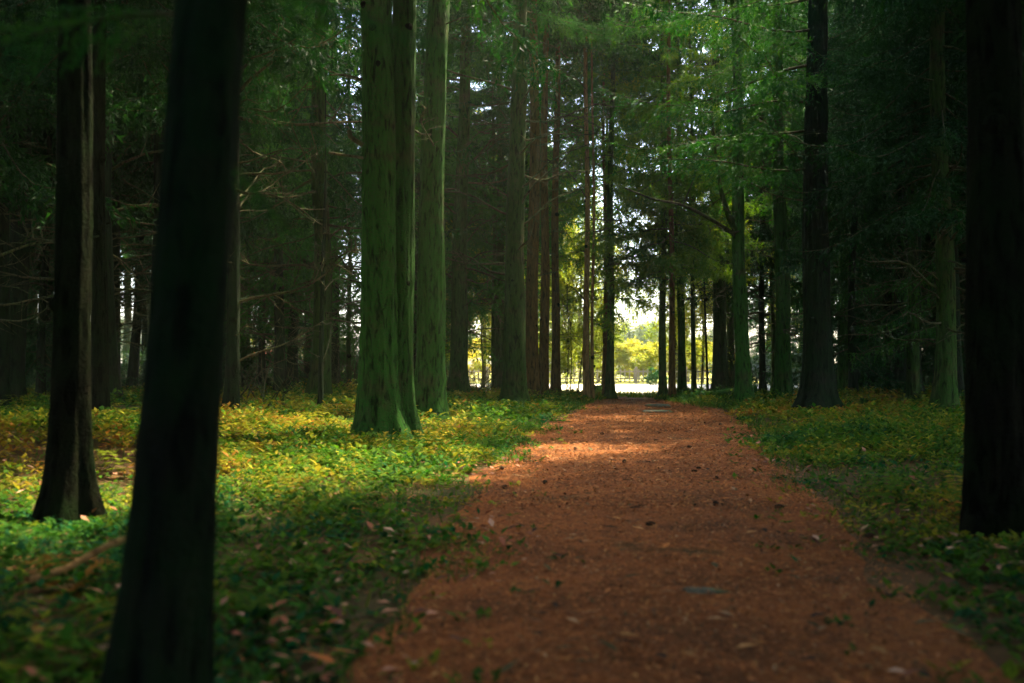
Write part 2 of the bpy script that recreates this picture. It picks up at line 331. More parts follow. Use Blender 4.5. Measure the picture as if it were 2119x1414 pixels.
def build_litter():
    Qs, Cs = [], []
    pal = np.array([(.44, .155, .04), (.33, .105, .026), (.13, .05, .016), (.03, .016, .008), (.46, .22, .07), (.07, .06, .02), (.42, .24, .12)])
    for (n, ylo, yhi, L0) in ((44000, 1.4, 6, .015), (52000, 5.5, 13, .021), (26000, 12, 24, .034)):      # needles and chips on the path
        y = ylo + (yhi - ylo) * rng.random(n); x = path_c(y) + np.where(rng.random(n) < .8, rng.uniform(-1, 1, n), rng.normal(0, 1.15, n)) * path_w(y)
        yaw = rng.uniform(0, 6.28, n); L = L0 * rng.uniform(.4, 1.8, n); Wd = L * rng.uniform(.12, .5, n)
        P = np.stack([x, y, gh(x, y) + .022 + rng.uniform(0, .012, n)], -1); Qs.append(leaf_quads(P, yaw, rng.normal(0, .22, n), L, Wd))
        Cs.append(pal[rng.choice(7, n, p=[.30, .26, .16, .11, .07, .06, .04])] * rng.uniform(.7, 1.3, (n, 1)))
    n = 1500; y = 1.6 + 20 * rng.random(n) ** 1.2; x = path_c(y) + rng.normal(0, .75, n) * path_w(y)      # bigger twigs, scraps of bark and leaves
    L = rng.uniform(.03, .11, n); P = np.stack([x, y, gh(x, y) + .028 + rng.uniform(0, .01, n)], -1); Qs.append(leaf_quads(P, rng.uniform(0, 6.28, n), rng.normal(0, .12, n), L, L * rng.uniform(.06, .4, n)))
    Cs.append(pal[rng.choice(7, n, p=[.12, .14, .24, .2, .06, .16, .08])] * rng.uniform(.7, 1.3, (n, 1)))
    n = 9000; x, y = scatter(n, 1.8, 12, lambda yy: yy * .6 + 2, 1.2); keep = edge_d(x, y) > -.25; keep &= rng.random(n) < np.clip(.35 + .7 * nz(x, y, 1.3, 51), .04, 1)
    x, y = x[keep], y[keep]; m = len(x)                                                # dead leaves between the plants
    L = rng.uniform(.03, .075, m); P = np.stack([x, y, gh(x, y) + rng.uniform(.015, .08, m)], -1)
    Qs.append(leaf_quads(P, rng.uniform(0, 6.28, m), rng.normal(0, .3, m), L, L * rng.uniform(.35, .65, m)))
    Cs.append(np.array([(.42, .20, .12), (.30, .11, .06), (.5, .3, .2), (.12, .05, .03)])[rng.choice(4, m, p=[.3, .3, .15, .25])] * rng.uniform(.7, 1.2, (m, 1)))
    Qa = np.concatenate(Qs); C = np.concatenate(Cs); n = len(Qa)
    me = mesh_np('leaf_litter', Qa.reshape(-1, 3), None, np.arange(n * 4).reshape(-1, 4), (M_LITTER,), None, False, np.repeat(C, 4, 0))
    tag(link('leaf_litter', me), 'brown needles and dead leaves strewn over path and floor', 'leaf litter', kind='stuff')
build_litter()

# ------------------------------------------------------------------ spruce building blocks
def bough(L, seed, nsp=.055, psp=.028, nl=.055, nw=.0085, droop=.35, hang=.5):
    """a live spruce bough along +X: curved limb, side twigs and needles"""
    r = np.random.default_rng(seed); g = Geo()
    t = np.linspace(0, 1, 9); bend = r.normal(0, .06) * L
    ax = np.stack([t * L, bend * t ** 2, L * (-droop * t + .16 * t ** 3 + .03 * np.sin(t * 7 + seed))], -1)
    g.tube(ax, .016 * (L / 2.4) * (1 - .85 * t) + .002, 4, 1)
    B, D, LL = [], [], []
    s = .12 * L
    side = 1
    while s < L:
        u = s / L; p = np.array([np.interp(u, t, ax[:, k]) for k in range(3)]); side = -side
        tl = (.10 + .34 * L * (1 - u) * (min(1, u * 4) ** .5) * r.uniform(.55, 1.15)) * .8
        a = side * r.uniform(.6, 1.15); d = np.array([math.cos(a), math.sin(a), -r.uniform(.05, .45)])
        d /= np.linalg.norm(d); B.append(p); D.append(d); LL.append(tl)
        if r.random() < hang:      # hanging twig
            d2 = np.array([r.uniform(-.1, .5), r.uniform(-.5, .5), -1.0]); d2 /= np.linalg.norm(d2); B.append(p); D.append(d2); LL.append(r.uniform(.15, .38) * (L / 2.4) ** .5)
        s += nsp * r.uniform(.7, 1.3)
    B.append(ax[-1]); D.append(np.array([.95, 0, .1])); LL.append(.14)
    pts, dirs = [], []
    for p, d, tl in zip(B, D, LL):
        k = max(2, int(tl / psp)); u = np.linspace(0, 1, k)[:, None]
        q = p + d * tl * u + np.array([0, 0, -1]) * (.30 * tl * u ** 2); pts.append(q)
        dd = d + np.array([0, 0, -.6]) * u; dirs.append(dd / np.linalg.norm(dd, axis=1)[:, None])
        if tl > .3:               # secondary twiglets
            for _ in range(int(tl / .12)):
                v = r.uniform(.25, .9); q0 = p + d * tl * v + np.array([0, 0, -.30 * tl * v * v]); dz = d + r.normal(0, .7, 3); dz[2] -= .25; dz /= np.linalg.norm(dz)
                kk = 3; uu = np.linspace(0, 1, kk)[:, None]; pts.append(q0 + dz * tl * .32 * uu); dirs.append(np.repeat(dz[None], kk, 0))
    P = np.concatenate(pts); Dr = np.concatenate(dirs)
    for rep in range(2):
        n = len(P); dv = Dr + r.normal(0, .42, (n, 3)); dv /= np.linalg.norm(dv, axis=1)[:, None]
        sv = np.cross(dv, r.normal(0, 1, (n, 3))); sv /= np.linalg.norm(sv, axis=1)[:, None] + 1e-9
        ln = nl * r.uniform(.6, 1.3, n); w = nw * r.uniform(.6, 1.3, n); Pj = P + r.normal(0, .006, (n, 3))
        g.tri(np.stack([Pj - sv * w[:, None], Pj + sv * w[:, None], Pj + dv * ln[:, None]], 1), 0)
    return g.arrays()

def dead_branch(L, seed, up=.1, twigs=8, r0=.018):
    r = np.random.default_rng(seed); g = Geo(); k = 8; t = np.linspace(0, 1, k)
    ph = r.uniform(0, 6.28); ax = np.stack([t * L, .10 * L * np.sin(t * r.uniform(2, 5) + ph) * t, L * (up * t + r.normal(0, .12) * t ** 2 + .03 * np.sin(t * 8 + ph))], -1)
    g.tube(ax, r0 * (1 - .85 * t) + .0015, 5, 0)
    for _ in range(twigs):
        u = r.uniform(.2, .95); p = np.array([np.interp(u, t, ax[:, j]) for j in range(3)]); tl = L * r.uniform(.12, .42) * (1.1 - u)+.05
        d = np.array([r.uniform(.3, 1), r.choice([-1, 1]) * r.uniform(.4, 1), r.normal(-.1, .4)]); d /= np.linalg.norm(d)
        v = np.linspace(0, 1, 5)[:, None]; q = p + d * tl * v + np.array([0, 0, 1]) * tl * r.normal(0, .25) * v ** 2
        g.tube(q, r0 * .38 * (1 - .8 * v[:, 0]) + .0012, 3, 0)
        if r.random() < .6:
            p2 = q[2]; d2 = d + r.normal(0, .6, 3); d2 /= np.linalg.norm(d2); g.tube(p2 + d2 * tl * .5 * np.linspace(0, 1, 3)[:, None], [r0 * .2, r0 * .15, .001], 3, 0)
    return g.arrays()

BOUGH_F = [bough(2.6, 10 + i, hang=.6, droop=.28 + .08 * i) for i in range(4)]
BOUGH_C = [bough(2.6, 30 + i, nsp=.08, psp=.06, nl=.115, nw=.016, hang=.5, droop=.2 + .1 * i) for i in range(4)]
BOUGH_CC = [bough(2.6, 40 + i, nsp=.11, psp=.085, nl=.16, nw=.026, hang=.5, droop=.2 + .1 * i) for i in range(3)]
DEAD = [dead_branch(1.6, 60 + i, up=(-.25, .1, .35, 0, .5, -.1)[i]) for i in range(6)]

def crown_mesh(name, seed, zc, H, Lmax, nb, boughs, mats, ndead=0, dead_lo=1.0, high=None):
    """live boughs from zc to the tip (coarser ones above `high`), bare ones below"""
    r = np.random.default_rng(seed); g = Geo(); ga = 2.4
    for i in range(nb):
        u = (i + r.random()) / nb; z = zc + (H - zc) * u ** 1.15
        L = Lmax * ((1 - u) ** .7 * .92 + .08) * r.uniform(.7, 1.1); ry = r.uniform(-.25, .25) + .05 - .35 * u
        src = boughs if (high is None or z < high) else BOUGH_CC
        g.add(src[r.integers(len(src))], mat_np(rx=r.normal(0, .15), ry=ry, rz=i * ga + r.normal(0, .4), s=L / 2.6, t=(0, 0, z)))
    for i in range(ndead):
        z = r.uniform(dead_lo, zc + .6); V, T, Q, tm, qm = DEAD[r.integers(6)]
        g.add((V, T, Q, tm + 1, qm + 1), mat_np(rx=r.normal(0, .6), ry=r.uniform(-.35, .3), rz=r.uniform(0, 6.28), s=r.uniform(.5, 1.3) * Lmax / 2.6, t=(0, 0, z)))
    return g.mesh(name, mats)

def trunk_mesh(name, r0, H, mat, seed, flare=.55, sides=16, wobble=.03, stubs=0, knots=0, fork=None):
    r = np.random.default_rng(seed); g = Geo()
    fine = sides > 20
    z = np.concatenate([[-.25, -.06], np.arange(0, 6, .05), np.linspace(6, H, 20)]) if fine else np.concatenate([[-.25, -.06, 0, .05, .12, .22, .36, .55], np.arange(.8, 7, .3), np.linspace(7, H, 12)])
    ph = r.uniform(0, 6.28, 4); w = wobble * np.clip(z / 3, 0, 1)
    P = np.stack([w * np.sin(z * .8 + ph[0]), w * np.sin(z * .6 + ph[1]), z], -1)
    zz = np.clip(z, 0, None)
    rad = r0 * np.clip(1.06 - .04 * zz - (zz / H) ** 2 * .4 * 1, .03, 2) * (1 + flare * np.exp(-zz / .22) + .22 * np.exp(-zz / .9))
    rad = np.where(zz >= H - .01, .01, rad * np.clip((H - zz) / (H * .35), .05, 1))
    th = np.linspace(0, 2 * np.pi, sides, endpoint=False)
    but = np.sin(th * 3 + ph[2]) * .5 + np.sin(th * 5 + ph[3]) * .5
    wob = 1 + .30 * but[None] * np.exp(-zz / .26)[:, None] + .035 * np.sin(th[None] * 4 + z[:, None] * 3 + ph[0]) * np.clip(1, 0, 1) + r.normal(0, .018 if not fine else .012, (len(z), sides))
    if fine:
        TH, ZZ = np.meshgrid(th, z); cxx, cyy = np.cos(TH) * 5.0, np.sin(TH) * 5.0
        rid = nz(cxx * 2.0 + .25 * np.sin(ZZ * 4), cyy * 2.0 + ZZ * .55, 1.5, seed) ; wob = wob * (1 + .045 * rid + .03 * nz(cxx + ZZ * 2.2, cyy - ZZ * 1.4, 1.6, seed + 1))
    g.tube(P, rad, sides, 0, wob)
    for _ in range(stubs):       # broken branch stubs
        zz0 = r.uniform(.9, 6); a = r.uniform(0, 6.28); rr = np.interp(zz0, z, rad); d = np.array([math.cos(a), math.sin(a), r.uniform(-.1, .35)])
        L = r.uniform(.04, .22); base = np.array([0, 0, zz0]) + d * rr * .8
        g.tube(base + d * L * np.linspace(0, 1, 4)[:, None], np.array([.016, .012, .010, .008]) * r.uniform(.6, 1.3), 6, 0)
    for _ in range(knots):
        zz0 = r.uniform(.6, 5.5); a = -1.57 + r.uniform(-1.1, 1.1); rr = np.interp(zz0, z, rad); d = np.array([math.cos(a), math.sin(a), .1])
        g.tube(np.array([0, 0, zz0]) + d * (rr * .8 + np.linspace(0, .035, 4)[:, None]), np.array([.05, .045, .032, .014]) * r.uniform(.6, 1.2), 8, 1)
    return g.mesh(name, (mat, M_BLACK), True)

HT = 17.0
NM = (M_NEEDLE, M_TWIG); ND = (M_NEEDLE_D, M_TWIG)
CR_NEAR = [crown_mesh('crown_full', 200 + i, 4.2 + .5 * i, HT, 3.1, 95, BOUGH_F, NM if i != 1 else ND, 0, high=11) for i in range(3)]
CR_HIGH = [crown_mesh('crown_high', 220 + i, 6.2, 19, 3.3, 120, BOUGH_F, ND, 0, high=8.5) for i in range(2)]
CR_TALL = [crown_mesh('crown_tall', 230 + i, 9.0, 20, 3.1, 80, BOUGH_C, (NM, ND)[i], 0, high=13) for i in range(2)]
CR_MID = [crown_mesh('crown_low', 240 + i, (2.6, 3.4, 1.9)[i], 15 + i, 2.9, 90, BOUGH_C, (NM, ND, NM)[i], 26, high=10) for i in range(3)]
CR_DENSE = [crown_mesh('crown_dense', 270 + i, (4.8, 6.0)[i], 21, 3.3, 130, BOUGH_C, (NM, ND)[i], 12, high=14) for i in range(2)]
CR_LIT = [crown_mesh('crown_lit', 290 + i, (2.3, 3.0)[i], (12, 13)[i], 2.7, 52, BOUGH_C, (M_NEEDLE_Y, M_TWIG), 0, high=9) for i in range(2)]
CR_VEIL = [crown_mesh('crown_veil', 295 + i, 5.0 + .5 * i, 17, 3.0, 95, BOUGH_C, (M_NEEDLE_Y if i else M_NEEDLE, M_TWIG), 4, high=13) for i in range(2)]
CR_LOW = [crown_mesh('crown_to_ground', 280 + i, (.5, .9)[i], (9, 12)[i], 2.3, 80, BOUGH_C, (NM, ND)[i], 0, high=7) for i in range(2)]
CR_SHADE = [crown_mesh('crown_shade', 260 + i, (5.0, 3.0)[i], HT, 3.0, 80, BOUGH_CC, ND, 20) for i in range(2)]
DEADM = [None] * 6
for i in range(6):
    V, T, Q, tm, qm = DEAD[i]; DEADM[i] = mesh_np('dead_branch', V, T, Q, (M_TWIG,), np.concatenate([tm, qm]))
BOUGHM = []
for i in range(4):
    V, T, Q, tm, qm = BOUGH_F[i]; BOUGHM.append(mesh_np('bough', V, T, Q, NM, np.concatenate([tm, qm])))

TREES = []
def hero(px, base_y, w_px, lean_px, mat, crown, label, short, dead=0, dead_lo=.8, dead_hi=5.0, d=None, H=HT, seed=0, stubs=3, knots=2, flare=.5, crown_dz=0.0, crown_s=1.0, group=None, sides=16, name='spruce_tree', cat='spruce tree', dead_s=1.0):
    d = d or dist_of(base_y); x = X_of(px, d); r0 = w_px / 2 / F * d
    e = bpy.data.objects.new(name, None); COL.objects.link(e); e.empty_display_size = .3
    e.location = (x, d, float(gh(x, d))); e.rotation_euler = (0, math.atan(lean_px / 700.0), 0)
    tag(e, label, cat, group)
    link('trunk', trunk_mesh('trunk', r0, H, mat, 500 + seed, flare, 64 if (d < 12 or w_px > 50) else 32 if w_px > 20 else sides, .03, stubs, knots), e)
    r = random.Random(900 + seed)
    if crown is not None:
        c = link('crown', crown, e, (0, 0, crown_dz), (0, 0, r.uniform(0, 6.28))); c.scale = (crown_s,) * 3
    for k in range(dead):
        z = dead_lo + (dead_hi - dead_lo) * (k + r.random()) / dead
        b = link('dead_branch', DEADM[r.randrange(6)], e, (0, 0, z), (r.gauss(0, .6), r.uniform(-.45, .25), r.uniform(0, 6.28)))
        b.scale = (dead_s * r.uniform(.45, 1.25),) * 3
    TREES.append((px, d, x, short, e)); return e

# --- near dark trunks framing the picture
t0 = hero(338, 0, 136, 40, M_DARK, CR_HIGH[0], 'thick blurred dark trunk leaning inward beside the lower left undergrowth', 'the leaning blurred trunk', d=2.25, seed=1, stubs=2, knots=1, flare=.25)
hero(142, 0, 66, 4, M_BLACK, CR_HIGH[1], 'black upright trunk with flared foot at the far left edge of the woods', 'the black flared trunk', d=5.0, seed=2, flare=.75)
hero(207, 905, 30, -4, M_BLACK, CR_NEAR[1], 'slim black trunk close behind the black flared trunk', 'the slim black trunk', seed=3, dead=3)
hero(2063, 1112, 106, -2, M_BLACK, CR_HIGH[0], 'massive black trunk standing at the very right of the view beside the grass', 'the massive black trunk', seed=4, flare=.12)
# --- left side of the path
tw = hero(790, 925, 74, -14, M_MOSS, CR_HIGH[0], 'double-stemmed mossy green spruce with knots beside the path', 'the double-stemmed mossy spruce', seed=5, stubs=6, knots=6, flare=.75)
rt = .125; d = dist_of(925)
link('trunk', trunk_mesh('trunk', 28 / F * d, HT - 1, M_MOSS, 555, .7, 64, .01, 4, 4), tw, (.135, .07, 0), (0, R(2.3), 0))
hero(888, 874, 55, 14, M_MOSS, CR_TALL[0], 'single mossy trunk with yellowish edge right of the double-stemmed spruce', 'the single mossy trunk', seed=6, dead=6, dead_lo=3.2, dead_hi=6)
hero(948, 826, 34, 12, M_BARK, CR_TALL[1], 'rough brown spruce with many bare crooked limbs behind the single mossy trunk', 'the crooked-limbed spruce', seed=7, dead=26, dead_lo=2.2, dead_hi=8, dead_s=1.4)
hero(925, 806, 14, 0, M_BARK, CR_MID[1], 'thin brown trunk squeezed between two thicker mossy ones', 'the squeezed thin trunk', seed=8)
hero(1064, 846, 42, 8, M_BARK, CR_TALL[0], 'straight green-brown spruce with bare branches reaching both ways by the path bend', 'the straight branching spruce', seed=9, dead=30, dead_lo=2.4, dead_hi=9, dead_s=1.3)
hero(1100, 834, 26, 6, M_RED, CR_TALL[1], 'reddish trunk just behind the straight branching spruce', 'the reddish trunk', seed=10, dead=12, dead_lo=2.5, dead_hi=9)
hero(1124, 831, 19, 6, M_RED, CR_TALL[0], 'darker reddish trunk, middle of the tight row left of the path', 'the middle reddish trunk', seed=11, dead=10, dead_lo=3, dead_hi=9)
hero(1149, 827, 17, 4, M_RED, CR_TALL[1], 'slender reddish trunk ending the tight row at the sunlit gap', 'the slender row-end trunk', seed=12, dead=16, dead_lo=2, dead_hi=10)
hero(1034, 815, 22, 0, M_BARK, CR_MID[0], 'shadowed brown trunk half hidden behind the straight branching spruce', 'the half-hidden trunk', seed=13)
hero(1213, 828, 12, 2, M_ORANGE, CR_TALL[0], 'bare orange-barked pine glowing at the clearing', 'the orange-barked pine', seed=14, dead=14, dead_lo=1.6, dead_hi=9, name='pine_tree', cat='pine tree', flare=.3)
hero(1226, 828, 6.5, 2, M_ORANGE, CR_TALL[1], 'very thin brown stem touching the orange-barked pine', 'the very thin stem', seed=15, flare=.2, dead=5)
hero(1261, 826, 15, 8, M_BARK, CR_LIT[1], 'dark curved trunk at the left post of the bright opening', 'the curved opening trunk', seed=16, crown_dz=-.5, flare=.6)
hero(1252, 819, 9, 0, M_RED, CR_LIT[1], 'warm lit trunk tucked behind the dark curved trunk', 'the warm lit trunk', seed=17, crown_dz=3.5)
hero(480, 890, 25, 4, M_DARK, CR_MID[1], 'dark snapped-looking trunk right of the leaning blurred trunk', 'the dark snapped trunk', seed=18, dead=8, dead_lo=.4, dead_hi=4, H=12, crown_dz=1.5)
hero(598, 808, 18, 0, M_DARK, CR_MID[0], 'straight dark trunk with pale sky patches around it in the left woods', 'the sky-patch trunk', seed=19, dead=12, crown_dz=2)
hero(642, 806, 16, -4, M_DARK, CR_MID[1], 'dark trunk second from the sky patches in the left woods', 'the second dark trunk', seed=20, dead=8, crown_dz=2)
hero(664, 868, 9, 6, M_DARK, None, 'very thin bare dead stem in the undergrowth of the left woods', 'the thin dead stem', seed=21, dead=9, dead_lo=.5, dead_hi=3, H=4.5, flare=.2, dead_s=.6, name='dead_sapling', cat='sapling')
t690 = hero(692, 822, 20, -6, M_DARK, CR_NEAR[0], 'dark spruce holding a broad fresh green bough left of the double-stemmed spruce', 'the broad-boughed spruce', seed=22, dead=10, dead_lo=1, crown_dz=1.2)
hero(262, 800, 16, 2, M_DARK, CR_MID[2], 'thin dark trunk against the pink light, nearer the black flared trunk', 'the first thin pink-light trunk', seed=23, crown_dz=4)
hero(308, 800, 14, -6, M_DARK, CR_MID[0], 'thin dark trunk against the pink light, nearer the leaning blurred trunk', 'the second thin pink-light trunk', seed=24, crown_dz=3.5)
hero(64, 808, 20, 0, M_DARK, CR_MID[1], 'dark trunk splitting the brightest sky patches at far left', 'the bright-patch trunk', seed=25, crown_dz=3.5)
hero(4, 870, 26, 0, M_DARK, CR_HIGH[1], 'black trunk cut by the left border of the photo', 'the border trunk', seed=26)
# --- right side of the path
hero(1371, 826, 14, 4, M_BARK, CR_LIT[0], 'brown trunk forming the right post of the bright opening', 'the right opening trunk', seed=30, crown_dz=1.0)
hero(1391, 828, 12, -4, M_RED, CR_LIT[1], 'red-brown trunk second right of the bright opening', 'the red-brown trunk', seed=31, crown_dz=.9, dead=4, dead_lo=2)
hero(1411, 824, 15, -6, M_MOSS, CR_LIT[0], 'green mossy trunk third right of the bright opening', 'the third opening trunk', seed=32, crown_dz=1.2, dead=6, dead_lo=2)
hero(1436, 824, 9, -3, M_BARK, CR_LIT[1], 'forked pair of thin stems fourth right of the bright opening', 'the forked stems', seed=33, crown_dz=1, dead=6, dead_lo=2)
hero(1464, 824, 4.5, -10, M_DARK, None, 'whip-thin sapling with fine side twigs at the clearing', 'the whip-thin sapling', seed=34, dead=14, dead_lo=.4, dead_hi=4, H=6, flare=.2, dead_s=.5, name='dead_sapling', cat='sapling')
hero(1490, 821, 27, -8, M_BARK, CR_TALL[0], 'thick ridged brown trunk behind the mossy fallen log', 'the thick ridged trunk', seed=35, dead=10, dead_lo=2, dead_hi=8)
hero(1512, 815, 16, -2, M_BARK, CR_MID[1], 'brown trunk hugging the thick ridged trunk', 'the hugging trunk', seed=36)
t1535 = hero(1538, 835, 28, -12, M_MOSS, CR_TALL[0], 'spruce with two big forking limbs rising from its green trunk', 'the forking-limbed spruce', seed=37, dead=10, dead_lo=2.5, dead_hi=6, crown_dz=.4)
hero(1578, 818, 12, 0, M_DARK, CR_MID[1], 'thin dark trunk between the forking-limbed spruce and a mossy one', 'the thin dark trunk', seed=38)
hero(1620, 830, 30, -6, M_MOSS, CR_NEAR[2], 'mossy straight trunk left of the broad black-footed trunk', 'the straight mossy trunk', seed=39, dead=14, dead_lo=1.6, dead_hi=7)
hero(1690, 856, 54, 4, M_DARK, CR_TALL[1], 'broad dark trunk with a wide flared foot right of the path', 'the broad flared trunk', seed=40, dead=6, dead_lo=3, flare=.8, knots=4)
hero(1748, 827, 25, 0, M_MOSS, CR_NEAR[1], 'greenish trunk directly right of the broad flared trunk', 'the greenish trunk', seed=41, dead=16, dead_lo=1.5, dead_hi=8)  # dark-needle crown paints shade into the right woods
hero(1888, 850, 22, 4, M_BARK, CR_NEAR[1], 'slim trunk with thin side light and long bare twigs in the right woods', 'the slim side-lit trunk', seed=42, dead=18, dead_lo=1.2, dead_hi=6, dead_s=1.2)
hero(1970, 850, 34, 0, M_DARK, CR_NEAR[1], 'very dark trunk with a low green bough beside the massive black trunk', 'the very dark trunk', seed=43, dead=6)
hero(1800, 815, 14, 0, M_DARK, CR_MID[0], 'dark thin trunk behind the tree stump in the right woods', 'the stump-side trunk', seed=44)
hero(1838, 820, 18, 0, M_DARK, CR_MID[1], 'dark trunk between the tree stump and the slim side-lit trunk', 'the in-between trunk', seed=45)

for k_, (px, d_, nm, wh) in enumerate([(150, 8.5, 'the black flared trunk', 'close'), (160, 13.5, 'the black flared trunk', 'farther'), (2062, 8.2, 'the massive black trunk', 'close'), (2066, 13, 'the massive black trunk', 'farther'), (2035, 6.4, 'the massive black trunk', 'very close'), (2050, 10.4, 'the massive black trunk', 'a few steps')]):  # trees added behind near trunks to keep sun off the foreground
    hero(px, 0, 40 * 9 / d_ * .5, 0, M_DARK, CR_HIGH[k_ % 2], f'tall dark spruce hidden {wh} behind {nm}', nm, d=d_, seed=70 + k_)
for k_, (px, d_, zz, nm, wh) in enumerate([(722, 25, 0, 'the broad-boughed spruce', 'right'), (905, 36, 0, 'the squeezed thin trunk', 'far'), (610, 33, 0, 'the sky-patch trunk', 'far'), (880, 31, 0, 'the single mossy trunk', 'far'), (956, 32.5, 0, 'the crooked-limbed spruce', 'far'), (1022, 29, 0, 'the half-hidden trunk', 'far'), (1078, 30, 0, 'the straight branching spruce', 'far'), (1128, 33, 0, 'the middle reddish trunk', 'far'), (1257, 31, .9, 'the curved opening trunk', 'close'), (1389, 31, 1.2, 'the red-brown trunk', 'close'), (1264, 28, 2.6, 'the curved opening trunk', 'directly'), (1372, 28.5, 3.0, 'the right opening trunk', 'directly'), (1216, 29, 3.6, 'the orange-barked pine', 'directly'), (1536, 32, 0, 'the forking-limbed spruce', 'far'), (1600, 30, 0, 'the straight mossy trunk', 'far')]):
    hero(px, 0, 9, 0, M_BARK, CR_VEIL[k_ % 2] if px in (1257, 1389, 1264, 1372, 1216) else CR_DENSE[k_ % 2], f'tall full-crowned spruce standing {wh} behind {nm}', nm + ' again', d=d_, seed=90 + k_, H=20, crown_dz=zz)
for k_, (x_, y_) in enumerate([(2.7, 2.4), (-1.5, -1.3), (2.1, -1.2), (3.6, 4.9), (-3.9, 4.9), (.4, -2.4)]):  # added out of view so their crowns shade the near path
    e_ = hero(CX + x_ / y_ * F, 0, 20, 0, M_DARK, CR_HIGH[k_ % 2], ['tall spruce just outside the view beside the massive black trunk', 'tall spruce behind the viewer, left of the path', 'tall spruce behind the viewer, right of the path', 'tall spruce outside the view behind the massive black trunk', 'tall spruce outside the view past the border trunk', 'tall spruce behind the viewer on the path edge'][k_], '', d=abs(y_), seed=120 + k_); e_.location = (x_, y_, 0)
    e_.children[0].scale = (1, 1, 1); e_.children[1].scale = (1.1, 1.1, 1.0)
def add_bough(e, z, yaw, s, tilt=0.0, i=0):
    b = link('bough', BOUGHM[i], e, (0, 0, z), (0, tilt, yaw)); b.scale = (s,) * 3; return b
add_bough(t690, 7.8, R(-10), .9, -.35, 1); add_bough(t690, 5.8, R(190), .9, -.35, 2); add_bough(t690, 5.7, R(-80), 1.0, -.3, 3)
add_bough(t0, 1.75, R(15), .22, .1, 0); add_bough(t0, 1.35, R(-5), .14, .5, 1); add_bough(t0, 1.62, R(175), .3, -.2, 2)
t1690 = [t for t in TREES if t[0] == 1690][0][4]; t1620 = [t for t in TREES if t[0] == 1620][0][4]; t1064 = [t for t in TREES if t[0] == 1064][0][4]
for k_, (e_, z, yw, s_) in enumerate([(t1690, 4.3, 195, 1.25), (t1690, 5.0, 170, 1.3), (t1690, 5.4, 215, 1.35), (t1690, 6.0, 185, 1.4), (t1690, 6.7, 200, 1.3), (t1690, 7.3, 165, 1.35), (t1690, 5.7, 240, 1.2), (t1690, 6.4, 225, 1.2), (t1620, 6, 200, 1.2), (t1620, 7, 175, 1.3), (t1620, 8, 190, 1.3), (t1620, 6.6, 230, 1.2), (t1064, 8.4, -10, 1.0), (t1064, 7.8, 30, .9)]):
    add_bough(e_, z, R(yw), s_, -.15, k_ % 4)
t1261 = [t for t in TREES if t[0] == 1261][0][4]; t1371 = [t for t in TREES if t[0] == 1371][0][4]
for k_, (e_, z, yw, s_) in enumerate([(t1261, 3.1, -25, .75), (t1261, 3.5, 10, .7), (t1261, 3.9, -50, .8), (t1371, 3.2, 200, .7), (t1371, 3.7, 175, .8), (t1371, 4.3, 215, .9), (t1371, 4.0, 240, .8), (t1261, 4.5, -15, .9)]): add_bough(e_, z, R(yw), s_, -.1, k_ % 4)
t1970 = [t for t in TREES if t[0] == 1970][0][4]
for z, yw in ((2.2, 200), (1.6, 190), (3.0, 215), (2.6, 160)): add_bough(t1970, z, R(yw), .8, .1, random.randrange(4))
# the two big limbs and the stubs
def limb(parent, pts, r0, name='limb', m=M_BARK, r1=.3):
    P = np.array(pts, float); t = np.linspace(0, 1, len(P)); tt = np.linspace(0, 1, 14); Pi = np.stack([np.interp(tt, t, P[:, k]) for k in range(3)], -1)
    Pi[1:-1] = (Pi[:-2] + 2 * Pi[1:-1] + Pi[2:]) / 4
    g = Geo(); g.tube(Pi, r0 * (1 - (1 - r1) * tt), 8, 0, 1 + rng.normal(0, .05, (14, 8))); return link(name, g.mesh(name, (m,), True), parent)
s_ = 22.0 / F
limb(t1535, [(0, 0, 3.6), (-.25, -.1, 4.1), (-.45, -.2, 4.7), (-.55, -.3, 5.4), (-.62, -.3, 6.4)], .075)
limb(t1535, [(0, 0, 3.65), (-.6, -.2, 4.0), (-1.3, -.4, 4.35), (-2.0, -.5, 4.45), (-2.6, -.6, 4.7)], .05, m=M_TWIG)
limb(t1535, [(-1.3, -.4, 4.35), (-1.1, -.4, 4.8), (-1.0, -.5, 5.2)], .02, m=M_TWIG)
limb(tw, [(-.12, -.08, 2.86), (-.34, -.12, 2.89), (-.46, -.13, 2.91)], .016, 'branch_stub', M_TWIG, .7)
limb(tw, [(-.12, -.12, 2.98), (-.235, -.17, 3.05), (-.245, -.18, 3.12)], .026, 'branch_stub', M_TWIG, .8)
limb(tw, [(-.12, -.05, 3.66), (-.30, -.1, 3.70), (-.44, -.12, 3.69)], .012, 'branch_stub', M_TWIG, .6)
limb(tw, [(-.1, -.05, 1.6), (-.28, -.1, 1.64), (-.36, -.12, 1.66)], .011, 'branch_stub', M_TWIG, .6)

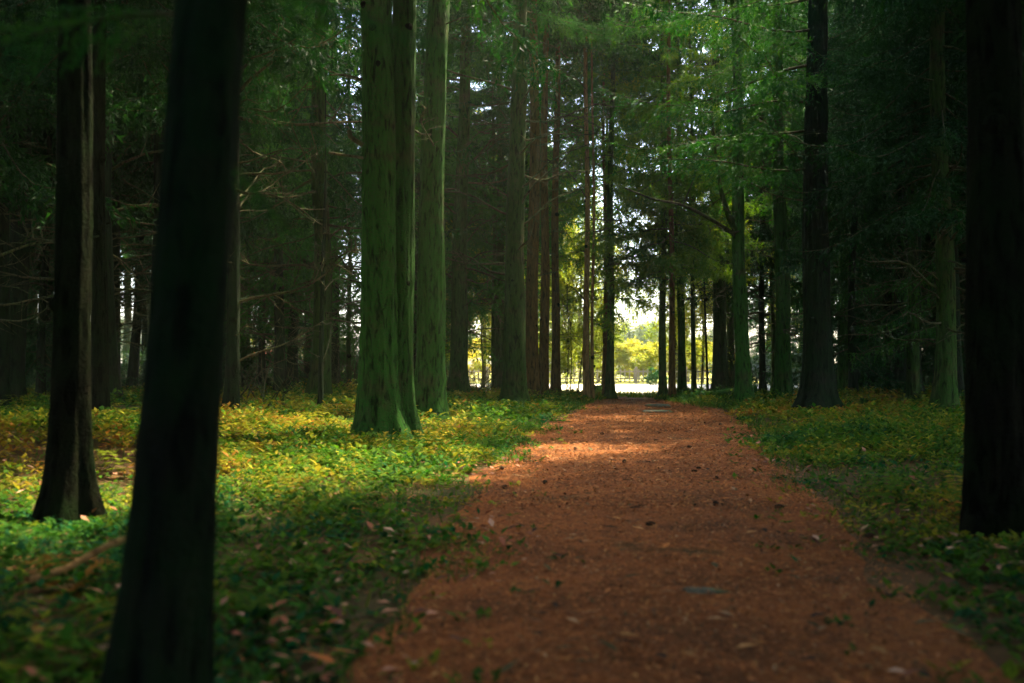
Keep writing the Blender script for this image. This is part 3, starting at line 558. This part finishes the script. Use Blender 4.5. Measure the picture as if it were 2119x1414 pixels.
# ------------------------------------------------------------------ background spruces
def copy_tree(src):
    c = src.copy(); COL.objects.link(c)
    for ch in src.children:
        k = ch.copy(); COL.objects.link(k); k.parent = c
    return c
def proto(mat, crown, r0, H, seed):
    e = bpy.data.objects.new('spruce_tree', None); COL.objects.link(e); e['category'] = 'spruce tree'
    link('trunk', trunk_mesh('trunk', r0, H, mat, seed, .5, 10, .06, 0, 0), e); link('crown', crown, e); return e
PB = [proto(M_DARK, CR_MID[0], .13, 15, 701), proto(M_BARK, CR_MID[1], .15, 16, 702), proto(M_DARK, CR_MID[2], .11, 17, 703),
      proto(M_DARK, CR_SHADE[0], .15, HT, 704), proto(M_DARK, CR_SHADE[1], .13, HT, 705),
      proto(M_DARK, CR_LOW[0], .07, 9, 706), proto(M_DARK, CR_LOW[1], .09, 12, 707), proto(M_DARK, CR_NEAR[0], .15, HT, 708), proto(M_DARK, CR_NEAR[2], .15, HT, 709), proto(M_DARK, CR_DENSE[1], .16, 20, 710)]
used = [False] * 10
hx = np.array([(t[2], t[1]) for t in TREES]); TREES = TREES[:-27]
cnt = {}
r = random.Random(11)
cells = [(a, b) for a in np.arange(-30, 34, 3.0) for b in np.arange(-12, 54, 3.0)]
cells += [(a + 1.5, b + 1.5) for a in np.arange(-27, 34, 3.0) for b in np.arange(24, 48, 3.0)]
SIDE = {}
cells += [(a + 1.5, b) for a in list(np.arange(-24, -6, 3.0)) + list(np.arange(9, 27, 3.0)) for b in np.arange(13.5, 34, 3.0)]  # extra side rows added to darken the sides of the view
for (a, b) in cells:
    x = a + r.uniform(-1.1, 1.1); y = b + r.uniform(-1.1, 1.1)
    c = float(path_c(min(max(y, -14), 32)))
    gap = 1.5 if y < 0 else 2.6
    if y < 27.5 and abs(x - c) < gap: continue
    if y >= 27 and 0.2 < x < 8.0: continue
    if y > 31 and -7 < x < 9: continue
    if y > 36 and x < 10: continue
    px = CX + x / max(y, .1) * F
    if y > 17 and 1135 < px < 1500: continue
    if 0 < y < 24 and 700 < px < 1720 or 0 < y < 21 and 1720 < px < 1930: continue
    if (y < 0 or not -700 < px < 2820) and (y < -7 or abs(x) > 13 or y > 18): continue
    if y > 26 and px < 330 and r.random() < .4: continue
    inview = y > .5 and -250 < px < 2370
    if y > 0 and inview and y < (13.5 if (px < 300 or px > 1780) else 17): continue
    if abs(x) > abs(y) * .62 + 12: continue
    if np.min(np.hypot(hx[:, 0] - x, hx[:, 1] - y)) < 1.3: continue
    if math.hypot(x, y) < 2.6: continue
    if inview and (px < 560 or px > 1600): i = r.choice([1, 6, 9, 9, 9])  # dark-needle crowns paint shade into both sides of the view
    elif inview: i = r.choice([0, 1, 2]) if y < 24 else r.choice([0, 2, 5, 5, 6])
    elif -1 < y < 12 and abs(x) < 7: i = r.choice([7, 8])
    else: i = r.choice([3, 4])
    o = PB[i] if not used[i] else copy_tree(PB[i]); used[i] = True
    o.location = (x, y, float(gh(x, y))); o.rotation_euler = (r.gauss(0, .015), r.gauss(0, .015), r.uniform(0, 6.28)); s = r.uniform(.85, 1.15); o.scale = (s, s, s)
    if inview and -20 < px < 2140:
        k = min(TREES, key=lambda t: abs(t[0] - px)); sd_ = 'left' if px < k[0] else 'right'
        SIDE.setdefault((sd_, k[3]), []).append((math.hypot(x, y), o))
    elif y > 0: tag(o, 'dense spruce in the woods beside the view, beyond the outer black trunks', 'spruce tree', 'spruces beside the view')
    else: tag(o, 'dense spruce shading the path from behind the viewer', 'spruce tree', 'spruces behind the viewer')  # unseen trees added to hold back sky light over the near path

ORD = ['nearest', 'second nearest', 'third nearest', 'fourth nearest', 'fifth nearest', 'sixth nearest', 'seventh nearest', 'eighth nearest', 'ninth nearest', 'tenth nearest', 'eleventh nearest', 'twelfth nearest', 'thirteenth nearest', 'fourteenth nearest', 'fifteenth nearest']
for (sd_, sh_), L_ in SIDE.items():
    for q, (dd, o) in enumerate(sorted(L_, key=lambda t: t[0])): tag(o, f'{ORD[min(q, 14)]} shaded spruce just {sd_} of {sh_}, farther back', 'spruce tree', 'background spruces in the shaded woods')

# ------------------------------------------------------------------ broadleaf saplings, shrubs and trees
def leaf_cloud(name, seed, cent, rad, n, size, mats, stem_h=0, stem_r=.02, nclump=30, limbs=6, gap=.6):
    r_ = np.random.default_rng(seed); g = Geo()
    cl = r_.normal(0, 1, (nclump, 3)); cl /= np.linalg.norm(cl, axis=1)[:, None]; cl *= (r_.random(nclump) ** .4)[:, None]
    C = np.array(cent) + cl * np.array(rad); k = r_.integers(nclump, size=n)
    P = C[k] + r_.normal(0, gap * .33, (n, 3)) * np.array(rad) * .6
    P = P[P[:, 2] > .05]; n = len(P)
    L = size * r_.uniform(.6, 1.4, n); g.quad(leaf_quads(P, r_.uniform(0, 6.28, n), r_.normal(-.2, .5, n), L, L * r_.uniform(.5, .75, n)), 0)
    if stem_h:
        z = np.linspace(0, stem_h, 8); g.tube(np.stack([.05 * np.sin(z), .05 * np.cos(z * 1.3), z], -1), stem_r * (1 - .7 * z / stem_h), 6, 1)
    for i in range(limbs):
        z0 = stem_h * r_.uniform(.3, .9) if stem_h else 0; b = C[r_.integers(nclump)]; m = (np.array([0, 0, z0]) + b) / 2 + [0, 0, -.1]
        g.tube(np.array([[0, 0, z0], m, b]), np.array([.5, .35, .15]) * max(stem_r, .015), 4, 1)
    return g.mesh(name, mats)
LM = (M_LEAF, M_TWIG)
SAP = [leaf_cloud('foliage', 80 + i, (0, 0, 3.2), (1.5, 1.4, 2.6), 5200, .10, LM, 5.5, .03, 40, 14, .5) for i in range(2)]
sapsrc = None
for i, (px, d, s, lab) in enumerate([(1180, 28, .7, 'yellow-green leafy sapling between the slender row-end trunk and the orange-barked pine'), (1246, 31, .6, 'sunlit leafy sapling behind the orange-barked pine'),
        (1150, 32, 1.2, 'tall lime-green sapling far behind the tight row of reddish trunks'), (1000, 31, 1.0, 'yellowish leafy sapling seen beside the half-hidden trunk'), (905, 30, 1.0, 'small lime sapling glowing behind the single mossy trunk'),
        (1452, 30, .9, 'bright leafy sapling behind the whip-thin sapling'), (1085, 33, 1.3, 'lime-green sapling glimpsed behind the straight branching spruce'), (560, 36, 1.2, 'green leafy sapling far back in the left woods'), (1660, 40, 1.2, 'lit leafy sapling glimpsed beyond the straight mossy trunk'), (1840, 38, 1.0, 'small lit sapling deep in the right woods'), (1395, 29.5, .8, 'lime-green sapling between the red-brown and third trunks right of the opening'), (1175, 25.5, .6, 'small lit sapling in front of the leaning pole')]):
    e = bpy.data.objects.new('leafy_sapling', None); COL.objects.link(e); e.location = (X_of(px, d), d, 0); e.rotation_euler = (0, 0, i * 1.3); e.scale = (s,) * 3
    tag(e, lab, 'sapling', 'leafy saplings near the clearing'); link('foliage', SAP[i % 2], e)
LT = [leaf_cloud('foliage', 85 + i, (0, 0, 5.6), (2.3, 2.0, 4.2), 15000, .13, LM, 9, .09, 70, 26, .42) for i in range(2)]
for i, (px, d, s, lab) in enumerate([(1000, 38, 1.1, 'tall leafy tree glowing behind the half-hidden trunk'), (1085, 41, 1.1, 'tall leafy tree lit behind the reddish trunks'), (870, 40, 1.0, 'tall lit leafy tree behind the single mossy trunk'), (1200, 50, 1.0, 'sunlit leafy tree across the gravel lane behind the orange-barked pine'), (1150, 53, 1.1, 'sunlit leafy tree across the lane beyond the slender row-end trunk'), (1400, 52, .95, 'sunlit leafy tree across the lane beyond the red-brown trunk'), (1455, 50, 1.05, 'sunlit leafy tree across the lane beyond the whip-thin sapling'), (1240, 56, .9, 'smaller sunlit leafy tree across the lane by the curved opening trunk'), (1020, 51, 1.1, 'sunlit leafy tree across the lane beyond the half-hidden trunk')]):
    e = bpy.data.objects.new('leafy_tree', None); COL.objects.link(e); e.location = (X_of(px, d), d, 0); e.rotation_euler = (0, 0, i * 1.3); e.scale = (s,) * 3
    tag(e, lab, 'leafy tree', 'leafy trees at the clearing'); link('foliage', LT[i % 2], e)
SH = [leaf_cloud('foliage', 90 + i, (0, 0, 1.1), (1.5, 1.3, 1.0), 6500, .13, (M_FIELD, M_TWIG), 0, .03, 36, 6, .55) for i in range(2)]
for i, (px, d, s, lab) in enumerate([(1285, 53, 1.0, 'bright round shrub behind the pale fence, left half of the opening'), (1330, 56, 1.15, 'tallest round sunlit shrub behind the pale fence'), (1370, 54, .9, 'sunlit shrub behind the right opening trunk'),
        (1235, 55, 1.1, 'sunlit shrub seen between the orange-barked pine and curved opening trunk'), (1180, 54, 1.2, 'sunlit shrub beyond the gravel lane by the row-end trunk'), (1425, 55, 1.1, 'sunlit shrub behind the forked stems'), (1470, 57, 1.1, 'sunlit shrub beyond the whip-thin sapling'), (1110, 56, 1.2, 'sunlit shrub beyond the reddish trunks'), (990, 58, 1.2, 'sunlit shrub beyond the half-hidden trunk'), (860, 58, 1.3, 'sunlit shrub beyond the single mossy trunk')]):
    e = bpy.data.objects.new('meadow_shrub', None); COL.objects.link(e); e.location = (X_of(px, d), d, 0); e.rotation_euler = (0, 0, i * 2.1); e.scale = (s * 1.15, s, s * .95)
    tag(e, lab, 'shrub', 'sunlit shrubs beyond the fence'); link('foliage', SH[i % 2], e)
hs = leaf_cloud('foliage', 97, (0, 0, .42), (.55, .5, .42), 2600, .07, (M_NEEDLE, M_TWIG), 0, .02, 20, 4, .5)
e = link('low_bush', hs, None, (X_of(1357, 44), 44, 0)); tag(e, 'small dark green bush in front of the right end of the pale fence', 'bush')
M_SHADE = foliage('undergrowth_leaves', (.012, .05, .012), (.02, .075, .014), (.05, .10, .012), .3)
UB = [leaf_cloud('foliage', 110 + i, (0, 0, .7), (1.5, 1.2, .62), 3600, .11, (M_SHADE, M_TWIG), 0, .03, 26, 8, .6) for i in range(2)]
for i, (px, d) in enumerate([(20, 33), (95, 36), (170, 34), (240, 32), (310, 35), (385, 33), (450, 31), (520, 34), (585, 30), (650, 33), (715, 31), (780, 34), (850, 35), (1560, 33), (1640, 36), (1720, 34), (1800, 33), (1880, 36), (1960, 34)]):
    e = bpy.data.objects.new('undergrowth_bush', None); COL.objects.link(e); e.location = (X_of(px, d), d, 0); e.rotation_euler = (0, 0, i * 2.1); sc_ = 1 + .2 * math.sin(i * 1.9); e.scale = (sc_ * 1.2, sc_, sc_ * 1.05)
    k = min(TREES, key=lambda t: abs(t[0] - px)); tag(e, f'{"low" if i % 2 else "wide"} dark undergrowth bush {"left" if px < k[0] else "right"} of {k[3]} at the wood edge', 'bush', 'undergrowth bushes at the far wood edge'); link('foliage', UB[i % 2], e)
FT = [leaf_cloud('foliage', 101 + i, (0, 0, 3.6), (2.6, 2.4, 2.2), 7000, .22, (M_FAR, M_TWIG), 3.6, .14, 40, 10, .5) for i in range(2)]
FL = ['broad far tree above the meadow shrubs', 'far hazy tree rising over the tallest shrub', 'far tree behind the right opening trunk', 'far tree beyond the third opening trunk']
for i, px in enumerate([1290, 1325, 1365, 1415, 1240, 1190, 1120, 1480, 1040, 940, 820, 700, 610, 520, 420, 330, 240, 150, 60]):
    d = 88 + 7 * math.sin(i * 2.3); s = .82 + .12 * math.sin(i * 1.7)
    if px < 800: s *= .9
    e = bpy.data.objects.new('far_tree', None); COL.objects.link(e); e.location = (X_of(px, d), d, 0); e.rotation_euler = (0, 0, i * 1.7); e.scale = (s,) * 3
    k = min(TREES, key=lambda t: abs(t[0] - px))
    tag(e, FL[i] if i < 4 else f'hazy {["round", "smaller"][sum(1 for q in bpy.data.objects if q.get("label", "").endswith("field, in line with " + k[3])) % 2]} tree across the field, in line with {k[3]}', 'tree', 'hazy trees across the field'); link('foliage', FT[i % 2], e)

# ------------------------------------------------------------------ pale fence across the clearing
def box(g, x0, x1, y0, y1, z0, z1, m=0):
    v = np.array([[x0, y0, z0], [x1, y0, z0], [x1, y1, z0], [x0, y1, z0], [x0, y0, z1], [x1, y0, z1], [x1, y1, z1], [x0, y1, z1]], float)
    g.quad(np.stack([v[list(f)] for f in ((0, 1, 5, 4), (1, 2, 6, 5), (2, 3, 7, 6), (3, 0, 4, 7), (4, 5, 6, 7), (3, 2, 1, 0))]), m)
fe = bpy.data.objects.new('picket_fence', None); COL.objects.link(fe); fe.location = (0, 48, 0)
tag(fe, 'low pale picket fence across the sunlit clearing', 'fence')
g = Geo()
for k in range(110):
    x = -6 + k * .22 + rng.normal(0, .01); box(g, x - .03, x + .03, -.02, .005, .05, .70 + rng.uniform(-.03, .03))
link('pickets', g.mesh('pickets', (M_FENCE,)), fe)
for z in (.2, .55):
    g = Geo(); box(g, -6.1, 18.2, .008, .05, z, z + .07); link('rail', g.mesh('rail', (M_FENCE,)), fe)
for k in range(11):
    g = Geo(); x = -6 + k * 2.4; box(g, x - .06, x + .06, .055, .17, 0, .82); link('post', g.mesh('post', (M_FENCE,)), fe)
# red-roofed shed far behind the left woods
sh = bpy.data.objects.new('shed', None); COL.objects.link(sh); sh.location = (X_of(540, 78), 78, 0); tag(sh, 'low shed with red roof glimpsed through the left woods', 'shed')
g = Geo(); box(g, -1.6, 1.6, -1, 1, 0, 1.25); link('wall', g.mesh('wall', (M_WALL,)), sh)
g = Geo(); g.quad(np.array([[(-1.8, -1.2, 1.2), (1.8, -1.2, 1.2), (1.8, 0, 2.1), (-1.8, 0, 2.1)], [(1.8, 1.2, 1.2), (-1.8, 1.2, 1.2), (-1.8, 0, 2.1), (1.8, 0, 2.1)]], float))
g.tri(np.array([[(-1.8, -1.2, 1.2), (-1.8, 0, 2.1), (-1.8, 1.2, 1.2)], [(1.8, -1.2, 1.2), (1.8, 1.2, 1.2), (1.8, 0, 2.1)]], float)); link('roof', g.mesh('roof', (M_ROOF,)), sh)

# ------------------------------------------------------------------ small things on the ground
def blob(name, sx, sy, sz, seed, mat, n=14, m=9, flat=1.0):
    r_ = np.random.default_rng(seed); g = Geo(); z = np.linspace(-1, 1, m); rad = np.sqrt(np.clip(1 - z ** 2, .002, 1)) ** flat
    P = np.stack([0 * z, 0 * z, z * sz], -1); th = np.linspace(0, 6.28, n, endpoint=False); w = 1 + .12 * np.sin(th * 3 + r_.uniform(0, 6))[None] + r_.normal(0, .05, (m, n))
    g.tube(P, rad, n, 0, w * 1.0); V, T, Q, tm, qm = g.arrays(); V = V * np.array([sx, sy, 1]); return mesh_np(name, V, T, Q, (mat,), None, True)
st = link('flat_stone', blob('flat_stone', .27, .30, .035, 3, M_STONE, flat=.5), None, (X_of(1352, 17.6), 17.4, .02)); tag(st, 'flat grey stone lying on the path before the bright opening', 'stone')
st = link('flat_stone', blob('flat_stone', .20, .34, .045, 4, M_STONE, flat=.5), None, (X_of(1362, 19.8), 19.7, .03), (0, 0, .5)); tag(st, 'slanted grey stone at the grass tip farther up the path', 'stone')
st = link('flat_stone', blob('flat_stone', .055, .09, .014, 5, M_STONE, flat=.5), None, (X_of(1452, 3.5), 3.5, .012), (0, 0, 1.4)); tag(st, 'mossy flat stone set in the near path', 'stone')
# pine cones
def cone_mesh():
    g = Geo(); k = 9; z = np.linspace(0, 1, k); rad = .016 * np.sin(np.clip(z * .92 + .1, 0, 1) * 3.14) + .002
    g.tube(np.stack([z * .07, 0 * z, 0 * z], -1), rad, 8, 0, 1 + .25 * (np.arange(k)[:, None] % 2) * np.ones((1, 8)) - .12); return g.mesh('pine_cone', (M_CONE,))
cm = cone_mesh(); r = random.Random(5)
for i, (px, py) in enumerate([(1050, 1015), (1037, 975), (1128, 1005), (1335, 1094), (1420, 930), (1440, 975), (1442, 982), (1493, 882), (1353, 916), (1483, 1053), (1480, 995), (1752, 1030), (1812, 1080), (1785, 1120), (1790, 1068), (1600, 1058), (1192, 935), (1250, 902), (1290, 962), (1560, 905)]):
    d = dist_of(py); o = link('pine_cone', cm, None, (X_of(px, d), d, .028), (0, 0, r.uniform(0, 6.28))); s = r.uniform(.55, .9); o.scale = (s, s, s)
    tag(o, 'small dark pine cone lying on the red-brown path', 'pine cone', 'pine cones on the path')
# fallen branches, log, stumps, leaning pole
def rough_tube(name, pts, r0, r1, mat, sides=10, twigs=0, seed=1):
    r_ = np.random.default_rng(seed); P = np.array(pts, float); t = np.linspace(0, 1, len(P)); tt = np.linspace(0, 1, 16); Pi = np.stack([np.interp(tt, t, P[:, k]) for k in range(3)], -1)
    g = Geo(); g.tube(Pi, r0 + (r1 - r0) * tt, sides, 0, 1 + r_.normal(0, .06, (16, sides)))
    for _ in range(twigs):
        p = Pi[r_.integers(2, 15)]; dd = r_.normal(0, 1, 3); dd[2] = abs(dd[2]); dd /= np.linalg.norm(dd); g.tube(p + dd * r_.uniform(.1, .5) * np.linspace(0, 1, 4)[:, None], np.array([.3, .25, .18, .05]) * r0, 4, 0)
    return g.mesh(name, (mat,), True)
d = 3.2; o = link('fallen_branch', rough_tube('fallen_branch', [(0, 0, .09), (.06, .12, .10), (.16, .22, .16), (.26, .33, .19)], .011, .013, M_ORANGE, 8), None, (X_of(95, d), d - .1, .05)); tag(o, 'pale broken branch lying left of the leaning blurred trunk', 'branch')
d = dist_of(832); o = link('fallen_log', rough_tube('fallen_log', [(-1.0, 0, .10), (0, .2, .2), (.9, .3, .30)], .05, .09, M_MOSS, 10, 8), None, (X_of(1490, d), d, 0)); tag(o, 'mossy fallen log at the foot of the thick ridged trunk', 'log')
def stump(px, by, w, h, lab, seed):
    d = dist_of(by); g = Geo(); r_ = np.random.default_rng(seed); z = np.array([-.1, 0, .06, .15, h * .6, h]); rad = w * np.array([1.5, 1.35, 1.15, 1.0, .95, .93])
    n = 14; wob = 1 + r_.normal(0, .06, (6, n)); P = np.stack([0 * z, 0 * z, z], -1); g.tube(P, rad, n, 0, wob); V, T, Q, tm, qm = g.arrays()
    V[5 * n:6 * n, 2] += .25 * h * r_.random(n) - .1 * h
    x = X_of(px, d); o = link('tree_stump', mesh_np('tree_stump', V, T, Q, (M_MOSS,), None, False), None, (x, d, float(gh(x, d)))); tag(o, lab, 'tree stump')
stump(1795, 850, .15, .24, 'dark jagged tree stump right of the broad flared trunk', 3)
stump(1238, 815, .14, .25, 'orange-lit tree stump between the orange-barked pine and the curved opening trunk', 4)
d = 25.5; o = link('leaning_pole', rough_tube('leaning_pole', [(0, 0, 0), (.12, 0, 1.0), (.3, 0, 2.2), (.42, 0, 3.0)], .022, .008, M_TWIG, 6), None, (X_of(1194, d), d, 0)); tag(o, 'thin dead pole leaning toward the orange-barked pine', 'pole')
def twiggy(px, by, n, sz, lab, seed, mat=M_TWIG):
    d = dist_of(by); x = X_of(px, d); g = Geo(); r_ = np.random.default_rng(seed)
    for i in range(n):
        V, T, Q, tm, qm = DEAD[r_.integers(6)]; g.add((V, T, Q, tm, qm), mat_np(rx=r_.uniform(0, 6), ry=-r_.uniform(.05, 1.25), rz=r_.uniform(0, 6.28), s=sz * r_.uniform(.5, 1.1), t=(r_.normal(0, .25 * sz), r_.normal(0, .25 * sz), .02)))
    o = link('bare_bush', g.mesh('bare_bush', (mat,)), None, (x, d, float(gh(x, d)))); tag(o, lab, 'bush', 'bare twiggy bushes')
twiggy(1105, 836, 16, .45, 'tangle of bare twigs at the foot of the reddish trunks', 1)
twiggy(965, 825, 26, .8, 'bare twiggy bush around the crooked-limbed spruce', 2)
twiggy(1010, 812, 26, .9, 'bare twiggy bush left of the half-hidden trunk', 3)
twiggy(560, 815, 34, 1.2, 'wide tangle of dead brushwood left of the sky-patch trunk', 4)
twiggy(725, 830, 26, 1.1, 'bare twiggy bush between the broad-boughed and double-stemmed spruces', 5)
twiggy(255, 812, 30, 1.2, 'dead brushwood pile beside the slim black trunk', 6)
twiggy(540, 865, 16, .9, 'low sprawling dead branches in the undergrowth right of the leaning blurred trunk', 7)
twiggy(1205, 826, 18, .7, 'thin brushwood around the leaning pole', 8)
twiggy(1500, 826, 14, .5, 'small pile of twigs on the mossy fallen log', 9)

# ------------------------------------------------------------------ young dense spruces added out of view to block light around the viewer
for i, (x, y) in enumerate([(-3.4, .6), (-2.9, -1.6), (-1.0, -3.2), (1.2, -3.6), (3.4, -2.4), (3.9, .2), (4.6, 2.4), (-4.6, 2.6), (-4.6, -1), (5.4, -.6), (-2, -5), (2.8, -5)]):
    o = copy_tree(PB[5 + i % 2]); o.location = (x, y, 0); o.rotation_euler = (0, 0, i * 1.9); o.scale = (1, 1, 1)
    tag(o, 'young dense spruce shading the path from beside the viewer', 'spruce tree', 'young spruces around the viewer')
# ------------------------------------------------------------------ thin haze added to lift the blacks and give the opening a glow
m, n, out = new_mat('misty_air')
v = n.nodes.new('ShaderNodeVolumePrincipled'); v.inputs['Color'].default_value = (.84, 1, .68, 1); v.inputs['Density'].default_value = .0011; v.inputs['Anisotropy'].default_value = .5
n.links.new(v.outputs[0], out.inputs['Volume'])
g = Geo(); box(g, -130, 130, -40, 130, -1.5, 24); hz = link('haze', g.mesh('haze', (m,))); tag(hz, 'thin mist in the woodland air', 'haze', kind='stuff')
import bmesh
b_ = bmesh.new(); b_.from_mesh(hz.data); bmesh.ops.remove_doubles(b_, verts=b_.verts, dist=.001); bmesh.ops.recalc_face_normals(b_, faces=b_.faces); b_.to_mesh(hz.data); b_.free()
